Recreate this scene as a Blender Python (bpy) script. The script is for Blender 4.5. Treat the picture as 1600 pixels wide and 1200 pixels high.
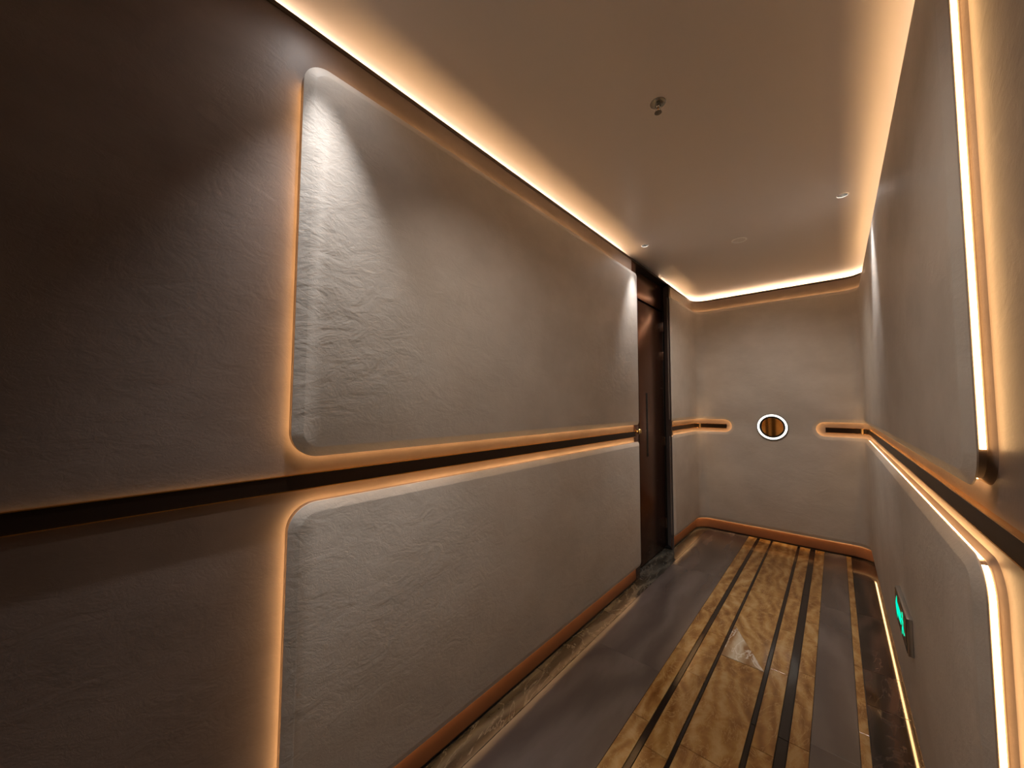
import bpy, bmesh, math, random
from mathutils import Vector, Matrix
random.seed(4)
for o in list(bpy.data.objects): bpy.data.objects.remove(o, do_unlink=True)
SC = bpy.context.scene; COL = SC.collection

# ------------------------------------------------------------------ camera, world, exposure, lights
H = 1.35                      # eye height, metres
FPX, YAW, PITCH, ROLL = 573.42, 41.357, 3.128, 0.204
def camera():
    y, p, r = map(math.radians, (YAW, PITCH, ROLL))
    fw = Vector((-math.sin(y)*math.cos(p), math.cos(y)*math.cos(p), math.sin(p)))
    rt = Vector((math.cos(y), math.sin(y), 0)); up = rt.cross(fw)
    r2 = rt*math.cos(r) + up*math.sin(r); u2 = up*math.cos(r) - rt*math.sin(r)
    cd = bpy.data.cameras.new('camera'); c = bpy.data.objects.new('camera', cd); COL.objects.link(c)
    m = Matrix((r2, u2, -fw)).transposed().to_4x4(); m.translation = (0, 0, H)
    c.matrix_world = m; cd.sensor_width = 36; cd.lens = FPX/1600*36; cd.clip_start = .01
    SC.camera = c
camera()
vs = SC.view_settings
SC.display_settings.display_device = 'sRGB'
vs.view_transform = 'Standard'; vs.look = 'None'; vs.gamma = 1; vs.use_curve_mapping = False
vs.exposure = 0.25
w = bpy.data.worlds.new('dim_world'); SC.world = w; w.use_nodes = True
w.node_tree.nodes['Background'].inputs[0].default_value = (.9, .8, .75, 1)
w.node_tree.nodes['Background'].inputs[1].default_value = .0

LED_COL = (1.0, .55, .22)
COVE_COL = (1.0, .67, .43)
CENTRE_COL = (1.0, .86, .73)
LED_PANEL = 20.0              # radiance of the tapes behind the panels
LED_COVE = 58.0
SPOT_COL = (1.0, .955, .93)
# (x, y, power, tilt towards wall in degrees, cone)
WL, WR, D, ZC = 1.189, .221, 4.504, 2.56
SPOTS = [(-1.050, 2.72, 34, 0, 54), (.070, 2.80, 34, -4, 52),
         (-1.030, .405, 62, -6, 62), (.070, .40, 3, -4, 50)]
CENTRE = [(-.491, 3.079, 44, 118, 24), (-.491, .74, 38, 122, 14)]   # the two lights on the corridor's axis
AMBIENT_FILL = 2                    # wide fill lamp added at each downlight to lift the ambient

# ------------------------------------------------------------------ materials
def mat(name):
    m = bpy.data.materials.new(name); m.use_nodes = True
    nt = m.node_tree; return m, nt, nt.nodes['Principled BSDF']
def N(nt, t, **k):
    n = nt.nodes.new(t)
    for a, b in k.items():
        if a in n.inputs: n.inputs[a].default_value = b
        else: setattr(n, a, b)
    return n
def plain(name, col, rough=.5, metal=0, spec=.5, coat=0):
    m, nt, b = mat(name)
    tc = N(nt, 'ShaderNodeTexCoord'); no = N(nt, 'ShaderNodeTexNoise', Scale=30., Detail=3.)
    nt.links.new(tc.outputs['Object'], no.inputs['Vector'])
    r = N(nt, 'ShaderNodeMapRange'); r.inputs[3].default_value = rough*.97; r.inputs[4].default_value = min(1, rough*1.03)
    nt.links.new(no.outputs[0], r.inputs[0]); nt.links.new(r.outputs[0], b.inputs['Roughness'])
    b.inputs['Base Color'].default_value = (*col, 1); b.inputs['Metallic'].default_value = metal
    b.inputs['Specular IOR Level'].default_value = spec; b.inputs['Coat Weight'].default_value = coat
    return m
def emit(name, col, s):
    m = bpy.data.materials.new(name); m.use_nodes = True; nt = m.node_tree; nt.nodes.clear()
    e = N(nt, 'ShaderNodeEmission', Color=(*col, 1), Strength=s); o = N(nt, 'ShaderNodeOutputMaterial')
    nt.links.new(e.outputs[0], o.inputs[0]); return m
def ramp(nt, fac, stops):
    r = nt.nodes.new('ShaderNodeValToRGB'); el = r.color_ramp.elements
    while len(el) < len(stops): el.new(.5)
    for e, (p, c) in zip(el, stops): e.position = p; e.color = (*c, 1)
    nt.links.new(fac, r.inputs[0]); return r
def plaster(name, c1, c2, bump=1., rough=.5):
    m, nt, b = mat(name); L = nt.links.new
    tc = N(nt, 'ShaderNodeTexCoord')
    n0 = N(nt, 'ShaderNodeTexNoise', Scale=2.6, Detail=4., Roughness=.6)
    n1 = N(nt, 'ShaderNodeTexNoise', Scale=9., Detail=5., Roughness=.55, Distortion=1.4)
    n2 = N(nt, 'ShaderNodeTexNoise', Scale=26., Detail=4., Roughness=.6, Distortion=2.2)
    n3 = N(nt, 'ShaderNodeTexNoise', Scale=160., Detail=2.)
    mp = N(nt, 'ShaderNodeMapping'); mp.inputs['Scale'].default_value = (1, 1, 1.5)
    L(tc.outputs['Object'], mp.inputs[0])
    for n in (n0, n1, n2, n3): L(mp.outputs[0], n.inputs['Vector'])
    r = ramp(nt, n0.outputs[0], [(.35, c1), (.7, c2)])
    L(r.outputs[0], b.inputs['Base Color'])
    # trowel ridges: folded noise
    def ridge(src, w):
        a = N(nt, 'ShaderNodeMath', operation='SUBTRACT'); a.inputs[1].default_value = .5; L(src, a.inputs[0])
        c = N(nt, 'ShaderNodeMath', operation='ABSOLUTE'); L(a.outputs[0], c.inputs[0])
        d = N(nt, 'ShaderNodeMapRange', interpolation_type='SMOOTHSTEP'); L(c.outputs[0], d.inputs[0])
        d.inputs[1].default_value = 0; d.inputs[2].default_value = .06; d.inputs[3].default_value = w; d.inputs[4].default_value = 0
        return d.outputs[0]
    def add(x, y, k=1.):
        a = N(nt, 'ShaderNodeMath', operation='MULTIPLY_ADD'); L(y, a.inputs[0]); a.inputs[1].default_value = k; L(x, a.inputs[2]); return a.outputs[0]
    msk = N(nt, 'ShaderNodeMapRange'); L(n0.outputs[0], msk.inputs[0]); msk.inputs[1].default_value = .48; msk.inputs[2].default_value = .62
    rg = N(nt, 'ShaderNodeMath', operation='MULTIPLY'); L(ridge(n2.outputs[0], 1.), rg.inputs[0]); L(msk.outputs[0], rg.inputs[1])
    h = add(n1.outputs[0], n2.outputs[0], .35); h = add(h, rg.outputs[0], .12); h = add(h, n3.outputs[0], .03)
    bp = N(nt, 'ShaderNodeBump'); bp.inputs['Strength'].default_value = .2*bump; bp.inputs['Distance'].default_value = .012
    L(h, bp.inputs['Height']); L(bp.outputs[0], b.inputs['Normal'])
    b.inputs['Roughness'].default_value = rough; b.inputs['Specular IOR Level'].default_value = .35
    return m
def marble(name, stops, rough=.09, scale=3., stretch=(1, .35, 1), vein=None, dist=2.5, spec=.5, wave=.35, noise=.7):
    m, nt, b = mat(name); L = nt.links.new
    tc = N(nt, 'ShaderNodeTexCoord'); oi = N(nt, 'ShaderNodeObjectInfo')
    off = N(nt, 'ShaderNodeVectorMath', operation='MULTIPLY'); off.inputs[1].default_value = (17, 31, 7)
    cb = N(nt, 'ShaderNodeCombineXYZ')
    for i in range(3): L(oi.outputs['Random'], cb.inputs[i])
    L(cb.outputs[0], off.inputs[0])
    mp = N(nt, 'ShaderNodeMapping'); mp.inputs['Scale'].default_value = stretch
    L(tc.outputs['Object'], mp.inputs[0])
    # every slab is cut at another angle
    vr = N(nt, 'ShaderNodeVectorRotate', rotation_type='Z_AXIS')
    am = N(nt, 'ShaderNodeMath', operation='MULTIPLY_ADD'); L(oi.outputs['Random'], am.inputs[0]); am.inputs[1].default_value = 1.4; am.inputs[2].default_value = -.7
    L(mp.outputs[0], vr.inputs['Vector']); L(am.outputs[0], vr.inputs['Angle'])
    ad = N(nt, 'ShaderNodeVectorMath', operation='ADD'); L(vr.outputs[0], ad.inputs[0]); L(off.outputs[0], ad.inputs[1])
    n1 = N(nt, 'ShaderNodeTexNoise', Scale=scale, Detail=7., Roughness=.62, Distortion=dist); L(ad.outputs[0], n1.inputs['Vector'])
    wv = N(nt, 'ShaderNodeTexWave', Scale=scale*1.1, Distortion=9., Detail=5.); wv.inputs['Detail Scale'].default_value = 1.4; L(ad.outputs[0], wv.inputs['Vector'])
    mx = N(nt, 'ShaderNodeMath', operation='MULTIPLY_ADD'); L(wv.outputs['Fac'], mx.inputs[0]); mx.inputs[1].default_value = wave
    hf = N(nt, 'ShaderNodeMath', operation='MULTIPLY'); L(n1.outputs[0], hf.inputs[0]); hf.inputs[1].default_value = noise; L(hf.outputs[0], mx.inputs[2])
    r = ramp(nt, mx.outputs[0], stops); out = r.outputs[0]
    if vein:
        n2 = N(nt, 'ShaderNodeTexNoise', Scale=scale*1.7, Detail=5., Roughness=.6, Distortion=3.); L(ad.outputs[0], n2.inputs['Vector'])
        a = N(nt, 'ShaderNodeMath', operation='SUBTRACT'); a.inputs[1].default_value = .5; L(n2.outputs[0], a.inputs[0])
        c = N(nt, 'ShaderNodeMath', operation='ABSOLUTE'); L(a.outputs[0], c.inputs[0])
        d = N(nt, 'ShaderNodeMapRange'); L(c.outputs[0], d.inputs[0]); d.inputs[2].default_value = .018; d.inputs[3].default_value = .7; d.inputs[4].default_value = 0
        mc = N(nt, 'ShaderNodeMix', data_type='RGBA'); L(d.outputs[0], mc.inputs[0]); L(out, mc.inputs[6]); mc.inputs[7].default_value = (*vein, 1); out = mc.outputs[2]
    L(out, b.inputs['Base Color']); b.inputs['Roughness'].default_value = rough; b.inputs['Specular IOR Level'].default_value = spec
    return m
M = dict(
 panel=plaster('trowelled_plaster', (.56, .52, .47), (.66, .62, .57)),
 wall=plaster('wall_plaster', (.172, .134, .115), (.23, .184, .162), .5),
 ceiling=plain('satin_ceiling_paint', (.72, .69, .68), .33, 0, .5),
 cove=plain('cove_paint', (.7, .62, .52), .7),
 copper=plain('satin_copper_band', (.19, .085, .045), .5, .2),
 bronze=plain('polished_dark_bronze', (.022, .012, .007), .42, .1, .2),
 lip=plain('dark_bronze_lip', (.035, .02, .012), .4, .6),
 black=plain('black_skirting', (.008, .008, .008), .35),
 door=plain('copper_door_metal', (.15, .072, .045), .27, .85),
 reveal=plain('smoked_metal_reveal', (.26, .23, .225), .38, 0),
 gap=plain('dark_gap', (.006, .004, .003), .6),
 brass=plain('brass', (.95, .52, .14), .2, 1),
 goldbright=plain('bright_brass', (.95, .70, .32), .18, 1),
 chrome=plain('chrome', (.7, .7, .68), .15, 1),
 darkmetal=plain('dark_sprinkler_metal', (.28, .28, .25), .25, .9),
 white=plain('white_enamel', (.95, .94, .92), .35),
 blackglass=plain('black_glass', (.01, .015, .015), .08),
 silver=plain('brushed_silver', (.6, .6, .58), .3, 1),
 grout=plain('grout', (.13, .11, .09), .6),
 amber=marble('amber_marble', [(.25, (.15, .065, .018)), (.42, (.24, .12, .036)), (.55, (.32, .18, .058)), (.75, (.46, .31, .14))], .13, 4.2, (1, .55, 1), vein=(.42, .28, .12), dist=2.4, wave=.18, noise=.84),
 pale=marble('pale_marble', [(.3, (.24, .13, .055)), (.45, (.40, .31, .20)), (.62, (.50, .44, .34)), (.78, (.32, .20, .10))], .10, 2.2, vein=(.7, .66, .58)),
 field=marble('dark_stone', [(.3, (.070, .056, .052)), (.6, (.095, .078, .072)), (.8, (.12, .10, .095))], .27, 1.6, spec=.9),
 border=marble('smoky_green_marble', [(.3, (.028, .025, .020)), (.5, (.052, .047, .038)), (.7, (.085, .078, .064))], .08, 3, vein=(.15, .14, .12), spec=.8),
 border_dark=marble('black_brown_marble', [(.3, (.012, .008, .006)), (.55, (.03, .019, .014)), (.75, (.06, .035, .026))], .07, 2.4, vein=(.07, .05, .04)),
 inlay=plain('black_inlay_stone', (.016, .011, .009), .14),
 led=emit('warm_led_tape', LED_COL, LED_PANEL),
 ledcove=emit('warm_cove_led', COVE_COL, LED_COVE),
 lens=emit('downlight_lens', SPOT_COL, 25),
 ring=emit('white_ring_light', (1, .93, .80), 2.2),
 green=emit('lit_green_legend', (.0, 1.0, .50), 1.1),
)

# ------------------------------------------------------------------ builders
def link(name, me, m=None, parent=None, smooth=True):
    o = bpy.data.objects.new(name, me); COL.objects.link(o)
    if m: me.materials.append(M[m])
    if smooth and me.polygons:
        me.shade_smooth(); me.set_sharp_from_angle(angle=math.radians(28))
    if parent: o.parent = parent
    return o
def obj(name, bm, m=None, parent=None, recalc=True, smooth=True):
    if recalc: bmesh.ops.recalc_face_normals(bm, faces=bm.faces[:])
    me = bpy.data.meshes.new(name); bm.to_mesh(me); bm.free()
    o = link(name, me, m, parent, smooth)
    return o
def local(o, root):          # world-space mesh under an empty standing at root location
    o.matrix_parent_inverse = Matrix.Translation(-root.location); return o
def thing(name, label, cat, loc=(0, 0, 0), group=None):
    o = bpy.data.objects.new(name, None); COL.objects.link(o); o.location = loc; o.empty_display_size = .05
    o['label'] = label; o['category'] = cat
    if group: o['group'] = group
    return o
def tag(o, label=None, cat=None, group=None, kind=None):
    for k, v in (('label', label), ('category', cat), ('group', group), ('kind', kind)):
        if v: o[k] = v
    return o
def box(bm, x0, x1, y0, y1, z0, z1, bev=0):
    vs_ = [bm.verts.new((x, y, z)) for x in (x0, x1) for y in (y0, y1) for z in (z0, z1)]
    fs = [bm.faces.new([vs_[i] for i in f]) for f in ((0,1,3,2),(4,6,7,5),(0,4,5,1),(2,3,7,6),(0,2,6,4),(1,5,7,3))]
    if bev:
        es = {e for f in fs for e in f.edges}
        bmesh.ops.bevel(bm, geom=list(es), offset=bev, segments=2, affect='EDGES', profile=.5)
    return fs
def lathe(bm, prof, c=(0, 0, 0), axis='z', n=40, closed=False):
    rings = []
    for r, h in prof:
        ring = []
        for i in range(n):
            a = 2*math.pi*i/n; p = (r*math.cos(a), r*math.sin(a), h)
            if axis == 'y': p = (p[0], p[2], p[1])
            if axis == 'x': p = (p[2], p[0], p[1])
            ring.append(bm.verts.new((c[0]+p[0], c[1]+p[1], c[2]+p[2])))
        rings.append(ring)
    pr = list(zip(rings, rings[1:])) + ([(rings[-1], rings[0])] if closed else [])
    for a, b in pr:
        for i in range(n): bm.faces.new((a[i], a[(i+1) % n], b[(i+1) % n], b[i]))
    if not closed:
        for ring, (r, h) in ((rings[0], prof[0]), (rings[-1], prof[-1])):
            if r > 1e-4: bm.faces.new(ring)

# plan path of the walls: s runs along the wall, d is the distance off its plane, into the corridor
R = .138
class Straight:
    arcs = []
    def __call__(s_, s, d, z): return (-WL+d, s, z)
class Wrap:                   # left wall beyond the door, round the far corners, back along the right wall
    def __init__(s_):
        s_.a = D-R; s_.q = math.pi/2*R; s_.b = s_.a+s_.q; s_.c = s_.b+(WL+WR-2*R); s_.d = s_.c+s_.q
        s_.arcs = [s_.a+s_.q*i/10 for i in range(11)]+[s_.c+s_.q*i/10 for i in range(11)]
    def __call__(s_, s, d, z):
        if s <= s_.a: return (-WL+d, s, z)
        if s <= s_.b:
            t = (s-s_.a)/R; return (-WL+R-(R-d)*math.cos(t), D-R+(R-d)*math.sin(t), z)
        if s <= s_.c: return (-WL+R+(s-s_.b), D-d, z)
        if s <= s_.d:
            t = (s-s_.c)/R; return (WR-R+(R-d)*math.sin(t), D-R+(R-d)*math.cos(t), z)
        return (WR-d, D-R-(s-s_.d), z)
    def s_back(s_, x): return s_.b+(x+WL-R)       # s of a point at x on the far wall
    def s_right(s_, y): return s_.d+(D-R-y)       # s of a point at y on the right wall
ST, WP = Straight(), Wrap()
def mapped(bm, path):
    """bm holds (s, z, d); cut it at the arc stations and bend it along the wall"""
    ss = [v.co.x for v in bm.verts]
    for s in path.arcs:
        if min(ss) < s-1e-5 and max(ss) > s+1e-5:
            bmesh.ops.bisect_plane(bm, geom=bm.verts[:]+bm.edges[:]+bm.faces[:], plane_co=(s, 0, 0), plane_no=(1, 0, 0), dist=1e-5)
    for v in bm.verts: v.co = Vector(path(v.co.x, v.co.z, v.co.y))
    return bm
def sbox(s0, s1, z0, z1, d0, d1, path=ST, bm=None):
    own = bm is None; bm = bm or bmesh.new(); box(bm, s0, s1, z0, z1, d0, d1)
    return mapped(bm, path) if own else bm
def roundpoly(cs):
    """cs: (s, z, r) corners, counter-clockwise"""
    out = []; n = len(cs)
    for i in range(n):
        p0, p, p1 = (Vector(cs[j % n][:2]) for j in (i-1, i, i+1)); r = cs[i][2]
        u, v_ = (p0-p).normalized(), (p1-p).normalized()
        if r < 1e-5: out.append(p); continue
        ang = u.angle(v_); t = r/math.tan(ang/2); c = p+(u+v_).normalized()*r/math.sin(ang/2)
        a, b = p+u*t-c, p+v_*t-c; k = max(4, int(r/.006))
        tot = a.angle_signed(b)
        for j in range(k+1):
            th = -tot*j/k; q = Vector((a.x*math.cos(th)-a.y*math.sin(th), a.x*math.sin(th)+a.y*math.cos(th)))
            out.append(c+q)
    return out
def inset(pts, e):
    out = []; n = len(pts)
    for i in range(n):
        p0, p, p1 = pts[i-1], pts[i], pts[(i+1) % n]
        a, b = (p-p0), (p1-p)
        if a.length < 1e-7: a = b
        if b.length < 1e-7: b = a
        na, nb = Vector((-a.y, a.x)).normalized(), Vector((-b.y, b.x)).normalized()
        m_ = (na+nb).normalized(); out.append(p+m_*e/max(.3, m_.dot(na)))
    return out
C_, FC, E_ = .0236, .0378, .0284
def wall_panel(label, corners, path, loc, no_led, group='plaster panels'):
    t = thing('plaster_panel', label, 'wall panel', loc, group)
    pts = roundpoly(corners)
    def ringv(bm, ps, d): return [bm.verts.new((p.x, p.y, d)) for p in ps]
    def bridge(bm, a, b, sel=None):
        n = len(a)
        for i in range(n):
            j = (i+1) % n
            if sel is None or sel(i, j): bm.faces.new((a[i], a[j], b[j], b[i]))
    def fill(bm, ring):
        es = [bm.edges.get((ring[i], ring[(i+1) % len(ring)])) or bm.edges.new((ring[i], ring[(i+1) % len(ring)])) for i in range(len(ring))]
        bmesh.ops.triangle_fill(bm, use_beauty=True, edges=es, normal=(0, 0, 1))
    # slab with its chamfered rim
    bm = bmesh.new(); a = ringv(bm, pts, C_); b = ringv(bm, pts, C_+.0025); c = ringv(bm, inset(pts, E_-.002), FC-.0008); d = ringv(bm, inset(pts, E_+.002), FC)
    bridge(bm, a, b); bridge(bm, b, c); bridge(bm, c, d); fill(bm, d); fill(bm, a)
    local(obj('face_slab', mapped(bm, path), 'panel', t), t)
    # set-back plinth carrying it off the wall
    bm = bmesh.new(); a = ringv(bm, inset(pts, .002), .0); b = ringv(bm, inset(pts, .014), C_-.0125); c = ringv(bm, inset(pts, .014), C_); bridge(bm, a, b); bridge(bm, b, c)
    local(obj('backing_frame', mapped(bm, path), 'wall', t), t)
    # led tape on the plinth's edge
    ins = inset(pts, .012)
    bm = bmesh.new(); a = ringv(bm, ins, C_-.0115); b = ringv(bm, ins, C_-.0035)
    bridge(bm, a, b, lambda i, j: not (no_led((ins[i]+ins[j])/2)))
    for v in [v for v in bm.verts if not v.link_faces]: bm.verts.remove(v)
    o = local(obj('led_tape', mapped(bm, path), 'led', t, recalc=False), t); o['label'] = 'glowing warm tape hidden behind the rim'
    return t

# ------------------------------------------------------------------ setting: floor
YN = -1.7
def shell(name, bm, m, parent=None): return tag(obj(name, bm, m, parent), kind='structure')
bm = bmesh.new(); box(bm, -WL-.16, WR+.10, YN-.1, D+.10, -.06, -.012)
floor = shell('floor', bm, 'grout')
def tiles(name, x0, x1, ys, m, z=0., g=.0012):
    for y0, y1 in zip(ys, ys[1:]):
        bm = bmesh.new(); mm = m(y0) if callable(m) else m
        box(bm, x0+g, x1-g, y0+g, y1-g, -.012, z, .0008)
        obj(name, bm, mm, floor, smooth=False)
def steps(a, b, l, j=0.):
    out = [a]
    while out[-1]+l*1.4 < b: out.append(out[-1]+l+random.uniform(-j, j))
    return out+[b]
YB = D+.004
tiles('border_tile', -WL-.06, -1.088, [YN, -.57, .14, .85, 1.56, 2.27, 2.60, 3.31, 4.0, YB], 'border')
tiles('field_tile', -1.088, -.714, [YN, .2, 1.95, 3.3, YB], 'field', g=.0004)
tiles('marble_tile', -.714, -.641, [YN, -.7, 0, .62, 1.2, 1.62, 2.20, 2.72, 3.2, 3.8, YB], 'amber')
tiles('inlay_strip', -.641, -.617, [YN, .3, 1.9, 3.4, YB], 'inlay')
tiles('marble_tile', -.617, -.525, [YN, -.8, -.1, .5, 1.05, 1.50, 2.05, 2.48, 3.05, 3.62, YB], 'amber')
tiles('inlay_strip', -.525, -.511, [YN, .3, 1.9, 3.4, YB], 'inlay')
tiles('marble_tile', -.511, -.316, [YN, -.8, 0, .85, 1.6, 2.30], 'amber')
tiles('marble_tile', -.511, -.316, [2.95, 3.23, 3.85, YB], 'amber')
xa, xb = -.511+.0012, -.316-.0012
for pl, mm in (([(xa, 2.302), (xb, 2.302), (xa, 2.66)], 'pale'), ([(xb, 2.3035), (xb, 2.948), (xa, 2.948), (xa, 2.662)], 'amber')):
    bm = bmesh.new(); lo_ = [bm.verts.new((*p, -.012)) for p in pl]; hi_ = [bm.verts.new((*p, 0)) for p in pl]; n_ = len(pl)
    for i in range(n_): bm.faces.new((lo_[i], lo_[(i+1) % n_], hi_[(i+1) % n_], hi_[i]))
    bm.faces.new(lo_); bm.faces.new(hi_); obj('marble_tile', bm, mm, floor, smooth=False)
tiles('inlay_strip', -.316, -.298, [YN, .3, 1.9, 3.4, YB], 'inlay')
tiles('marble_tile', -.298, -.222, [YN, -.7, .1, .75, 1.3, 1.78, 2.35, 2.80, 3.3, 3.9, YB], 'amber')
tiles('inlay_strip', -.222, -.186, [YN, .3, 1.9, 3.4, YB], 'inlay')
tiles('marble_tile', -.186, -.120, [YN, -.7, 0, .7, 1.35, 1.9, 2.42, 3.0, 3.45, 4.0, YB], 'amber')
tiles('field_tile', -.120, .027, [YN, .2, 1.95, 3.3, YB], 'field', g=.0004)
tiles('marble_tile', .027, .060, [YN, -.6, .2, .9, 1.55, 2.15, 2.67, 3.15, 3.7, YB], 'amber')
tiles('border_tile', .060, WR+.02, [YN, -.4, .3, .95, 1.66, 2.37, 2.67, 3.34, 4.0, YB], 'border_dark')

# ------------------------------------------------------------------ setting: ceiling with its downlight holes
ZL0, ZL1 = 2.507, 2.522
holes = [(x, y, .024) for x, y, *_ in SPOTS]+[(x, y, .040) for x, y, *_ in CENTRE]
bm = bmesh.new()
def loop(ps):
    vs_ = [bm.verts.new((*p, ZC)) for p in ps]
    return [bm.edges.new((vs_[i], vs_[(i+1) % len(vs_)])) for i in range(len(vs_))]
es = loop([(-WL-.16, YN-.1), (WR+.10, YN-.1), (WR+.10, D+.10), (-WL-.16, D+.10)])
for x, y, r in holes: es += loop([(x+r*math.cos(a*math.pi/14), y+r*math.sin(a*math.pi/14)) for a in range(28)])
bmesh.ops.triangle_fill(bm, use_beauty=True, edges=es, normal=(0, 0, -1))
for f in bm.faces:
    if f.normal.z > 0: f.normal_flip()
ceiling = tag(obj('ceiling', bm, 'ceiling', recalc=False, smooth=False), kind='structure')
bm = bmesh.new(); box(bm, -WL-.16, WR+.10, YN-.1, D+.10, ZC+.08, ZC+.12)
shell('ceiling_slab', bm, 'gap', ceiling)

# ------------------------------------------------------------------ setting: walls
Y1, Y2 = 2.792, 3.602          # door opening in the left wall
ZK = .017
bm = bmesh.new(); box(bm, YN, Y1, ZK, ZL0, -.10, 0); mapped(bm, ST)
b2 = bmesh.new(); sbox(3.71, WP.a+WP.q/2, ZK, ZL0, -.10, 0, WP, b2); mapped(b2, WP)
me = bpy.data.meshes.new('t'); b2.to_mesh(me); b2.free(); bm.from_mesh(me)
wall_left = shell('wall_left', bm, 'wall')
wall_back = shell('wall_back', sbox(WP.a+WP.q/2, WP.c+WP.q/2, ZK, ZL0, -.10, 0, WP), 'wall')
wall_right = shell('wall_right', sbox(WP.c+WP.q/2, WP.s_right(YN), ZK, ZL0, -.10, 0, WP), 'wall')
bm = bmesh.new(); box(bm, -WL-.1, WR+.1, YN-.1, YN, 0, ZC+.08); shell('wall_front', bm, 'wall')
# shadow-gap skirtings
bm = bmesh.new(); box(bm, YN, Y1, 0, ZK, -.10, -.006); mapped(bm, ST)
shell('baseboard_left', bm, 'black')
shell('baseboard_back', sbox(Y2, WP.c+WP.q/2, 0, ZK, -.10, -.006, WP), 'black')
shell('baseboard_right', sbox(WP.c+WP.q/2, WP.s_right(YN), 0, ZK, -.10, -.006, WP), 'black')
CB = .105
bm = bmesh.new(); box(bm, YN, Y1-.001, ZK, CB, .0, .0012); mapped(bm, ST)
shell('copper_band', bm, 'copper', bpy.data.objects['baseboard_left'])
shell('copper_band', sbox(Y2, WP.c+WP.q/2, ZK, CB, .0, .0012, WP), 'copper', bpy.data.objects['baseboard_back'])
shell('copper_band', sbox(WP.c+WP.q/2, WP.s_right(YN), ZK, CB, .0, .0012, WP), 'copper', bpy.data.objects['baseboard_right'])
# cornice lips, the cove behind them and its tape
COVE_Y = .22
def cove(n, s0, s1, path, sl0, sl1):
    t = shell(f'trim_{n}', sbox(s0, s1, ZL0, ZL1, -.10, .003, path), 'lip')
    sh = obj('cove_back', sbox(s0, s1, ZL1, ZC, -.10, -.09, path), 'cove', t)
    bm = bmesh.new(); v = [bm.verts.new(p) for p in ((sl0, ZL1+.004, -.084), (sl1, ZL1+.004, -.084), (sl1, ZL1+.004, -.072), (sl0, ZL1+.004, -.072))]
    bm.faces.new(v); mapped(bm, path); bmesh.ops.recalc_face_normals(bm, faces=bm.faces[:])
    o = obj('cove_led_tape', bm, 'ledcove', t, recalc=False); o['label'] = 'hidden warm light tape in the ceiling cove'
    return t
cove(1, YN, Y1, ST, COVE_Y, Y1-.02)
cove(2, Y2, WP.s_right(YN), WP, Y2+.03, WP.s_right(COVE_Y))

# ------------------------------------------------------------------ the door in its reveal
XD = -1.243
door = bpy.data.objects.new('door_1', None); COL.objects.link(door); door.location = (XD, 3.34, 0); door['kind'] = 'structure'
def dpart(name, bm, m, par=None, label=None):
    par = par or door; o = obj(name, bm, m, par)
    o.matrix_parent_inverse = Matrix.Translation(-door.location) if par is door else Matrix()
    if label: o['label'] = label
    return o
bm = bmesh.new(); box(bm, XD-.05, XD-.004, 3.045, 3.644, .012, 2.246, .002)
leaf = dpart('door_leaf', bm, 'door')
bm = bmesh.new(); box(bm, XD-.05, XD-.004, Y1-.06, 3.036, .012, 2.246, .002); dpart('side_panel', bm, 'door')
bm = bmesh.new(); box(bm, XD-.05, XD-.002, Y1-.06, 3.644, 2.264, ZL0-.012, .002); dpart('transom_panel', bm, 'door')
bm = bmesh.new(); box(bm, XD-.07, XD-.051, Y1-.08, 3.70, 0, ZC); dpart('door_backing', bm, 'gap')
bm = bmesh.new(); box(bm, XD-.05, XD-.001, 3.646, 3.712, 0, ZL0, .001); dpart('door_frame', bm, 'gap', label='black frame strip')
bm = bmesh.new()
pl = [(XD, 3.700), (-WL+.024, 3.606), (-WL+.024, 3.6025), (-WL-.10, 3.6025+.11)]
lo_ = [bm.verts.new((*p, .001)) for p in pl]; hi_ = [bm.verts.new((*p, ZL0-.001)) for p in pl]
for i in range(4): bm.faces.new((lo_[i], lo_[(i+1) % 4], hi_[(i+1) % 4], hi_[i]))
bm.faces.new(lo_); bm.faces.new(hi_)
dpart('reveal', bm, 'reveal', label='smoky grey metal reveal')
bm = bmesh.new(); box(bm, XD-.05, -WL-.001, Y1+.001, Y1+.085, 0, ZL0-.001, .001); dpart('jamb', bm, 'door')
bm = bmesh.new(); box(bm, XD-.05, -WL+.003, Y1, 3.71, ZL0, ZL1+.002); dpart('head_trim', bm, 'gap')
bm = bmesh.new(); box(bm, XD-.06, -WL+.002, Y1, Y2, -.012, .001); dpart('threshold', bm, 'border', label='smoky green marble threshold')
# long recessed pull
bm = bmesh.new(); box(bm, XD-.0045, XD-.002, 3.195, 3.232, .896, 1.452, .001)
pull = dpart('pull_groove', bm, 'gap', leaf, 'long black recessed pull'); 
for z0, z1 in ((2.064, 2.154), (1.781, 1.863), (.96, 1.04), (.18, .274)):
    bm = bmesh.new(); box(bm, XD-.004, XD+.004, 3.636, 3.643, z0, z1, .001)
    dpart('hinge', bm, 'chrome', leaf)

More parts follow.
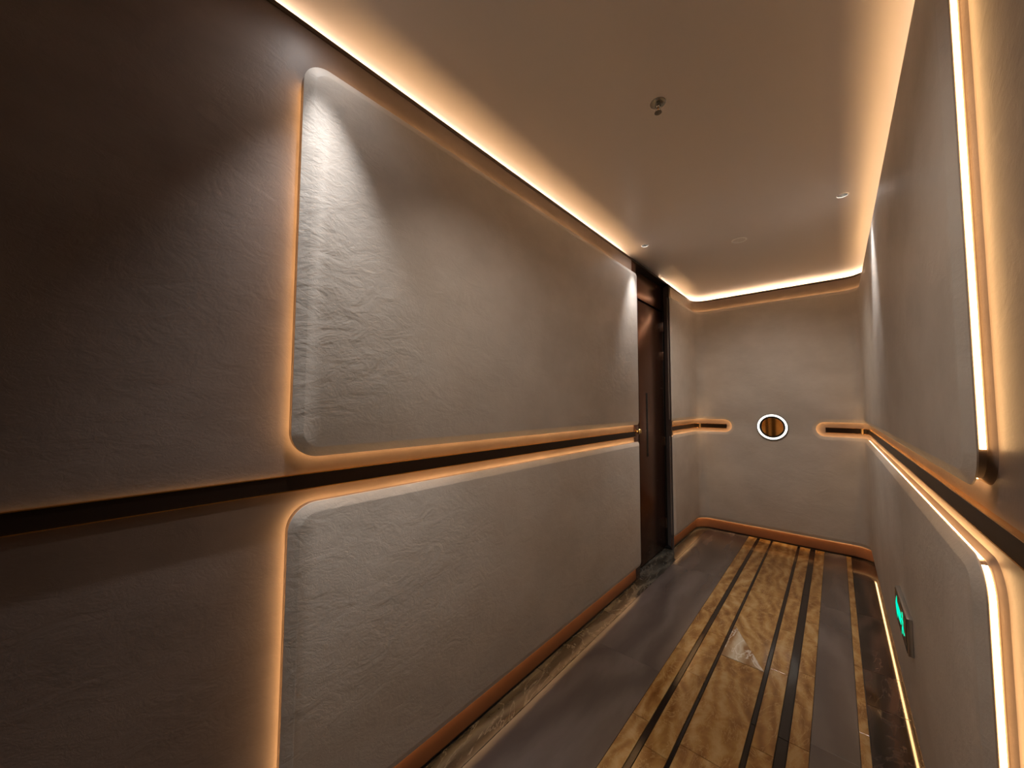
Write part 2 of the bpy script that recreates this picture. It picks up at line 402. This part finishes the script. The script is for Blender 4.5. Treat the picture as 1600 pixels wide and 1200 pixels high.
# ------------------------------------------------------------------ the plaster panels
ZP, Z2, Z3, ZB = 2.394, 1.193, 1.061, .121
Y0, YP, YPE, YR = .373, 2.830, 3.607, 1.092
tip = lambda p: (p.x > YP-.035)
wall_panel('long upper grey plaster panel on the left wall, backlit edge, above the bronze rail',
           [(Y0, Z2, .075), (YP, Z2, .031), (YP, ZP, .031), (Y0, ZP, .075)], ST, (-WL, 1.6, Z2),
           lambda p: p.x > YP-.035 or (p.x < Y0+.07 and p.y > ZP-.075))
wall_panel('long lower grey plaster panel on the left wall, under the bronze rail, white-lit top rim',
           [(Y0, ZB, .03), (YP, ZB, .031), (YP, Z3, .031), (Y0, Z3, .075)], ST, (-WL, 1.6, ZB),
           lambda p: p.x > YP-.035 or (p.y < ZB+.02 and False))
sE = WP.s_right(YR); sa = WP.s_back(-.833); sb = WP.s_back(-.144)
rn = (Z2-Z3)/2-.0005
wall_panel('slotted plaster panel wrapping from the door round the far end onto the right wall',
           [(YPE, ZB, .031), (sE, ZB, .03), (sE, Z3, .075), (sb, Z3, rn), (sb, Z2, rn), (sE, Z2, .075), (sE, ZP, .075),
            (YPE, ZP, .031), (YPE, Z2, .031), (sa, Z2, rn), (sa, Z3, rn), (YPE, Z3, .031)], WP, (-.48, D, ZB),
           lambda p: p.x < YPE+.03 or (p.x > sE-.085 and Z3-.016 < p.y < Z2+.076))

# ------------------------------------------------------------------ bronze rails
ZT, ZO = 1.1441, 1.0976
def rail(label, s0, s1, path, loc, rnd=()):
    t = thing('wall_rail', label, 'rail', loc, 'bronze wall rails')
    bm = bmesh.new(); box(bm, s0, s1, ZO+.0025, ZT-.0025, .0, .012)
    local(obj('rail_bar', mapped(bm, path), 'bronze', t), t)
    for z0, z1 in ((ZT-.0025, ZT), (ZO, ZO+.0025)):
        bm = bmesh.new(); box(bm, s0, s1, z0, z1, .0, .0132)
        o = local(obj('rail_edge', mapped(bm, path), 'brass', t), t)
    return t
rail('dark bronze rail strip along the left wall between the two long panels', YN, Y1-.002, ST, (-WL, .5, ZO))
rail('short dark bronze rail strip in the slot bending round the far left corner', Y2+.03, WP.s_back(-.885), WP, (-WL, 4, ZO))
rail('dark bronze rail strip running from the far right slot along the right wall', WP.s_back(-.076), WP.s_right(YN), WP, (WR, 3, ZO))
# rail joints at the two far corners, reflected glow put into their gold colour
for k, (s, lb) in enumerate(((WP.a+WP.q*.5, 'small rail joint with painted golden reflection at the far left corner'), (WP.c+WP.q*.5, 'small rail joint with painted golden reflection at the far right corner'))):
    t = thing('rail_joint', lb, 'joint', WP(s, 0, ZO), 'rail joints with painted reflection')
    bm = bmesh.new(); box(bm, s-.011, s+.011, ZO-.002, ZT+.002, .011, .017); local(obj('joint_glint', mapped(bm, WP), 'goldbright', t), t)
# brass knob closing the end of the left rail beside the door
t = thing('rail_end_knob', 'small brass knob on a square plate at the rail end beside the door', 'knob', (-WL+.01, Y1+.01, 1.12))
bm = bmesh.new(); box(bm, -WL-.001, -WL+.006, Y1+.001, Y1+.080, ZO+.004, ZT+.034, .002); local(obj('end_plate', bm, 'door', t), t)
bm = bmesh.new(); lathe(bm, [(.010, 0), (.009, .008), (.017, .013), (.020, .021), (.017, .029), (.008, .033), (.0, .034)], (-WL+.006, Y1+.052, 1.140), 'x', 28)
local(obj('knob_head', bm, 'goldbright', t), t)
bm = bmesh.new(); lathe(bm, [(.0, -.001), (.006, 0), (.0075, .006), (.005, .011), (.0, .012)], (-WL+.006, Y1+.076, 1.122), 'x', 16)
local(obj('fixing_screw', bm, 'goldbright', t), t)

# ------------------------------------------------------------------ round wall light
LX, LZ, LY = -.479, 1.132, D-FC
t = thing('wall_light', 'round wall light with glowing white ring and brass dish on the far wall', 'light', (LX, LY, LZ))
bm = bmesh.new(); lathe(bm, [(.129, 0), (.129, -.014), (.1245, -.0165), (.1245, -.012), (.1055, -.012), (.1055, -.0165), (.101, -.014), (.101, 0)], (LX, LY, LZ), 'y', 64, closed=True)
local(obj('ring_housing', bm, 'gap', t), t)
bm = bmesh.new(); lathe(bm, [(.1240, -.0121), (.1235, -.0145), (.1065, -.0145), (.1060, -.0121)], (LX, LY, LZ), 'y', 64, closed=True)
local(obj('light_ring', bm, 'ring', t), t)['label'] = 'glowing white ring'
bm = bmesh.new(); lathe(bm, [(.1005, -.0005), (.1005, -.004), (.092, -.004), (.092, -.0005)], (LX, LY, LZ), 'y', 64, closed=True)
local(obj('inner_rim', bm, 'gap', t), t)
bm = bmesh.new(); nr, na = 14, 48; Rr = .0905; rows = []
for i in range(nr+1):
    r = Rr*i/nr; row = []
    for j in range(na):
        a = 2*math.pi*j/na; x, z = r*math.cos(a), r*math.sin(a)
        row.append(bm.verts.new((LX+x, LY-.0012-.020*(1-(x/Rr)**2), LZ+z)) if i else None)
    rows.append(row)
cv = bm.verts.new((LX, LY-.0212, LZ))
for j in range(na):
    bm.faces.new((cv, rows[1][j], rows[1][(j+1) % na]))
    for i in range(1, nr): bm.faces.new((rows[i][j], rows[i+1][j], rows[i+1][(j+1) % na], rows[i][(j+1) % na]))
local(obj('brass_dish', bm, 'brass', t), t)

# ------------------------------------------------------------------ ceiling fittings
for k, ((x, y, pw, tilt, cone), lb) in enumerate(zip(SPOTS, (
        'tiny recessed downlight in the ceiling by the left wall near the door',
        'tiny recessed downlight in the ceiling close to the right wall',
        'recessed downlight above the near end of the long left panels',
        'recessed downlight by the bare near stretch of the right wall'))):
    t = thing('downlight', lb, 'light', (x, y, ZC), 'recessed downlights')
    bm = bmesh.new(); lathe(bm, [(.0295, 0), (.0295, -.002), (.0245, -.003), (.0235, -.001), (.0235, 0)], (x, y, ZC), 'z', 36, closed=True)
    local(obj('trim_ring', bm, 'white', t), t)
    bm = bmesh.new(); r0 = [bm.verts.new((x+.0238*math.cos(a*math.pi/14), y+.0238*math.sin(a*math.pi/14), ZC)) for a in range(28)]
    r1 = [bm.verts.new((x+.017*math.cos(a*math.pi/14), y+.017*math.sin(a*math.pi/14), ZC+.05)) for a in range(28)]
    for i in range(28): bm.faces.new((r0[i], r0[(i+1) % 28], r1[(i+1) % 28], r1[i]))
    local(obj('reflector', bm, 'chrome', t), t)
    bm = bmesh.new(); lathe(bm, [(.016, .048), (.016, .052)], (x, y, ZC), 'z', 28); local(obj('lens', bm, 'lens', t), t)
    ld = bpy.data.lights.new('spot', 'SPOT'); ld.energy = pw; ld.color = SPOT_COL; ld.spot_size = math.radians(cone); ld.spot_blend = 1.; ld.shadow_soft_size = .012
    lo = bpy.data.objects.new('spot_lamp', ld); COL.objects.link(lo); lo.parent = t
    wd = bpy.data.lights.new('ambient_fill', 'SPOT'); wd.energy = AMBIENT_FILL; wd.color = SPOT_COL; wd.spot_size = math.radians(150); wd.spot_blend = 1.; wd.shadow_soft_size = .02
    wo = bpy.data.objects.new('fill_lamp', wd); COL.objects.link(wo); wo.parent = t; wo.location = (0, 0, -.006)
    lo.location = (0, 0, -.004); lo.rotation_euler = (0, math.radians(-tilt)*-1, 0)
for (x, y, pw, cone, tilt), lb in zip(CENTRE, ('larger deep-set round downlight with thin white ring near the far end', 'larger deep-set downlight on the ceiling axis between the near ends of the panels')):
    t = thing('round_downlight', lb, 'light', (x, y, ZC), 'larger downlights on the corridor axis')
    bm = bmesh.new(); lathe(bm, [(.050, 0), (.050, -.003), (.047, -.0045), (.041, -.0045), (.0395, -.002), (.0395, 0)], (x, y, ZC), 'z', 44, closed=True); local(obj('trim_ring', bm, 'white', t), t)
    bm = bmesh.new(); lathe(bm, [(.0398, 0), (.036, .012), (.036, .045), (.0, .046)], (x, y, ZC), 'z', 44); local(obj('baffle', bm, 'ceiling', t), t)
    ld = bpy.data.lights.new('spot', 'SPOT'); ld.energy = pw; ld.color = CENTRE_COL; ld.spot_size = math.radians(cone); ld.spot_blend = 1.; ld.shadow_soft_size = .03
    lo = bpy.data.objects.new('spot_lamp', ld); COL.objects.link(lo); lo.parent = t; lo.location = (0, 0, -.006); lo.rotation_euler = (math.radians(tilt), 0, 0)
sx, sy = -.495, 1.444
t = thing('sprinkler', 'small metal fire sprinkler head hanging from the ceiling', 'sprinkler', (sx, sy, ZC))
bm = bmesh.new(); lathe(bm, [(.030, 0), (.030, -.002), (.024, -.006), (.012, -.008), (.0, -.008)], (sx, sy, ZC), 'z', 32); local(obj('escutcheon', bm, 'darkmetal', t), t)
bm = bmesh.new(); lathe(bm, [(.008, -.006), (.008, -.016), (.005, -.018), (.005, -.02)], (sx, sy, ZC), 'z', 16); local(obj('sprinkler_body', bm, 'chrome', t), t)
bm = bmesh.new()
for s in (-1, 1): box(bm, sx+s*.009-.0015, sx+s*.009+.0015, sy-.0025, sy+.0025, ZC-.036, ZC-.012)
box(bm, sx-.0105, sx+.0105, sy-.0025, sy+.0025, ZC-.038, ZC-.035); local(obj('sprinkler_frame', bm, 'chrome', t), t)
bm = bmesh.new(); lathe(bm, [(.002, -.018), (.002, -.035)], (sx, sy, ZC), 'z', 10); local(obj('glass_bulb', bm, 'brass', t), t)
bm = bmesh.new(); lathe(bm, [(.004, -.038), (.014, -.040), (.014, -.041), (.0, -.0415)], (sx, sy, ZC), 'z', 20); local(obj('deflector', bm, 'darkmetal', t), t)

# ------------------------------------------------------------------ exit sign low on the right wall
XF = WR-FC
t = thing('exit_sign', 'small green-lit exit sign in a silver frame, low on the right wall', 'sign', (XF, 2.15, .44))
yA, yB, zA, zB = 1.985, 2.325, .442, .575
bm = bmesh.new(); box(bm, XF-.016, XF-.0004, yA, yB, zA, zB, .002); local(obj('sign_body', bm, 'silver', t), t)
bm = bmesh.new(); box(bm, XF-.0175, XF-.0155, yA+.006, yB-.006, zA+.008, zB-.008); fp = local(obj('front_glass', bm, 'blackglass', t), t)
def glyph(name, polys):
    bm = bmesh.new()
    for ps in polys:
        vs_ = [bm.verts.new((XF-.0182, yB-.006-a, zA+.008+b)) for a, b in ps]; bm.faces.new(vs_)
    g_ = obj(name, bm, 'green', fp, smooth=False)
    return g_
def disc(cx, cy, r, n=14): return [(cx+r*math.cos(2*math.pi*i/n), cy+r*math.sin(2*math.pi*i/n)) for i in range(n)]
def bar(x0, y0, x1, y1, w_):
    dx, dy = x1-x0, y1-y0; l = math.hypot(dx, dy); nx, ny = -dy/l*w_/2, dx/l*w_/2
    return [(x0+nx, y0+ny), (x0-nx, y0-ny), (x1-nx, y1-ny), (x1+nx, y1+ny)]
glyph('arrow', [[(.014, .058), (.062, .106), (.062, .080), (.185, .080), (.185, .036), (.062, .036), (.062, .010)]])
glyph('running_figure', [disc(.232, .096, .011), bar(.226, .083, .236, .050, .018), bar(.236, .052, .212, .036, .011), bar(.212, .036, .205, .014, .010),
                         bar(.238, .052, .258, .038, .011), bar(.258, .038, .276, .040, .009), bar(.228, .080, .205, .066, .008), bar(.226, .080, .250, .070, .008)])
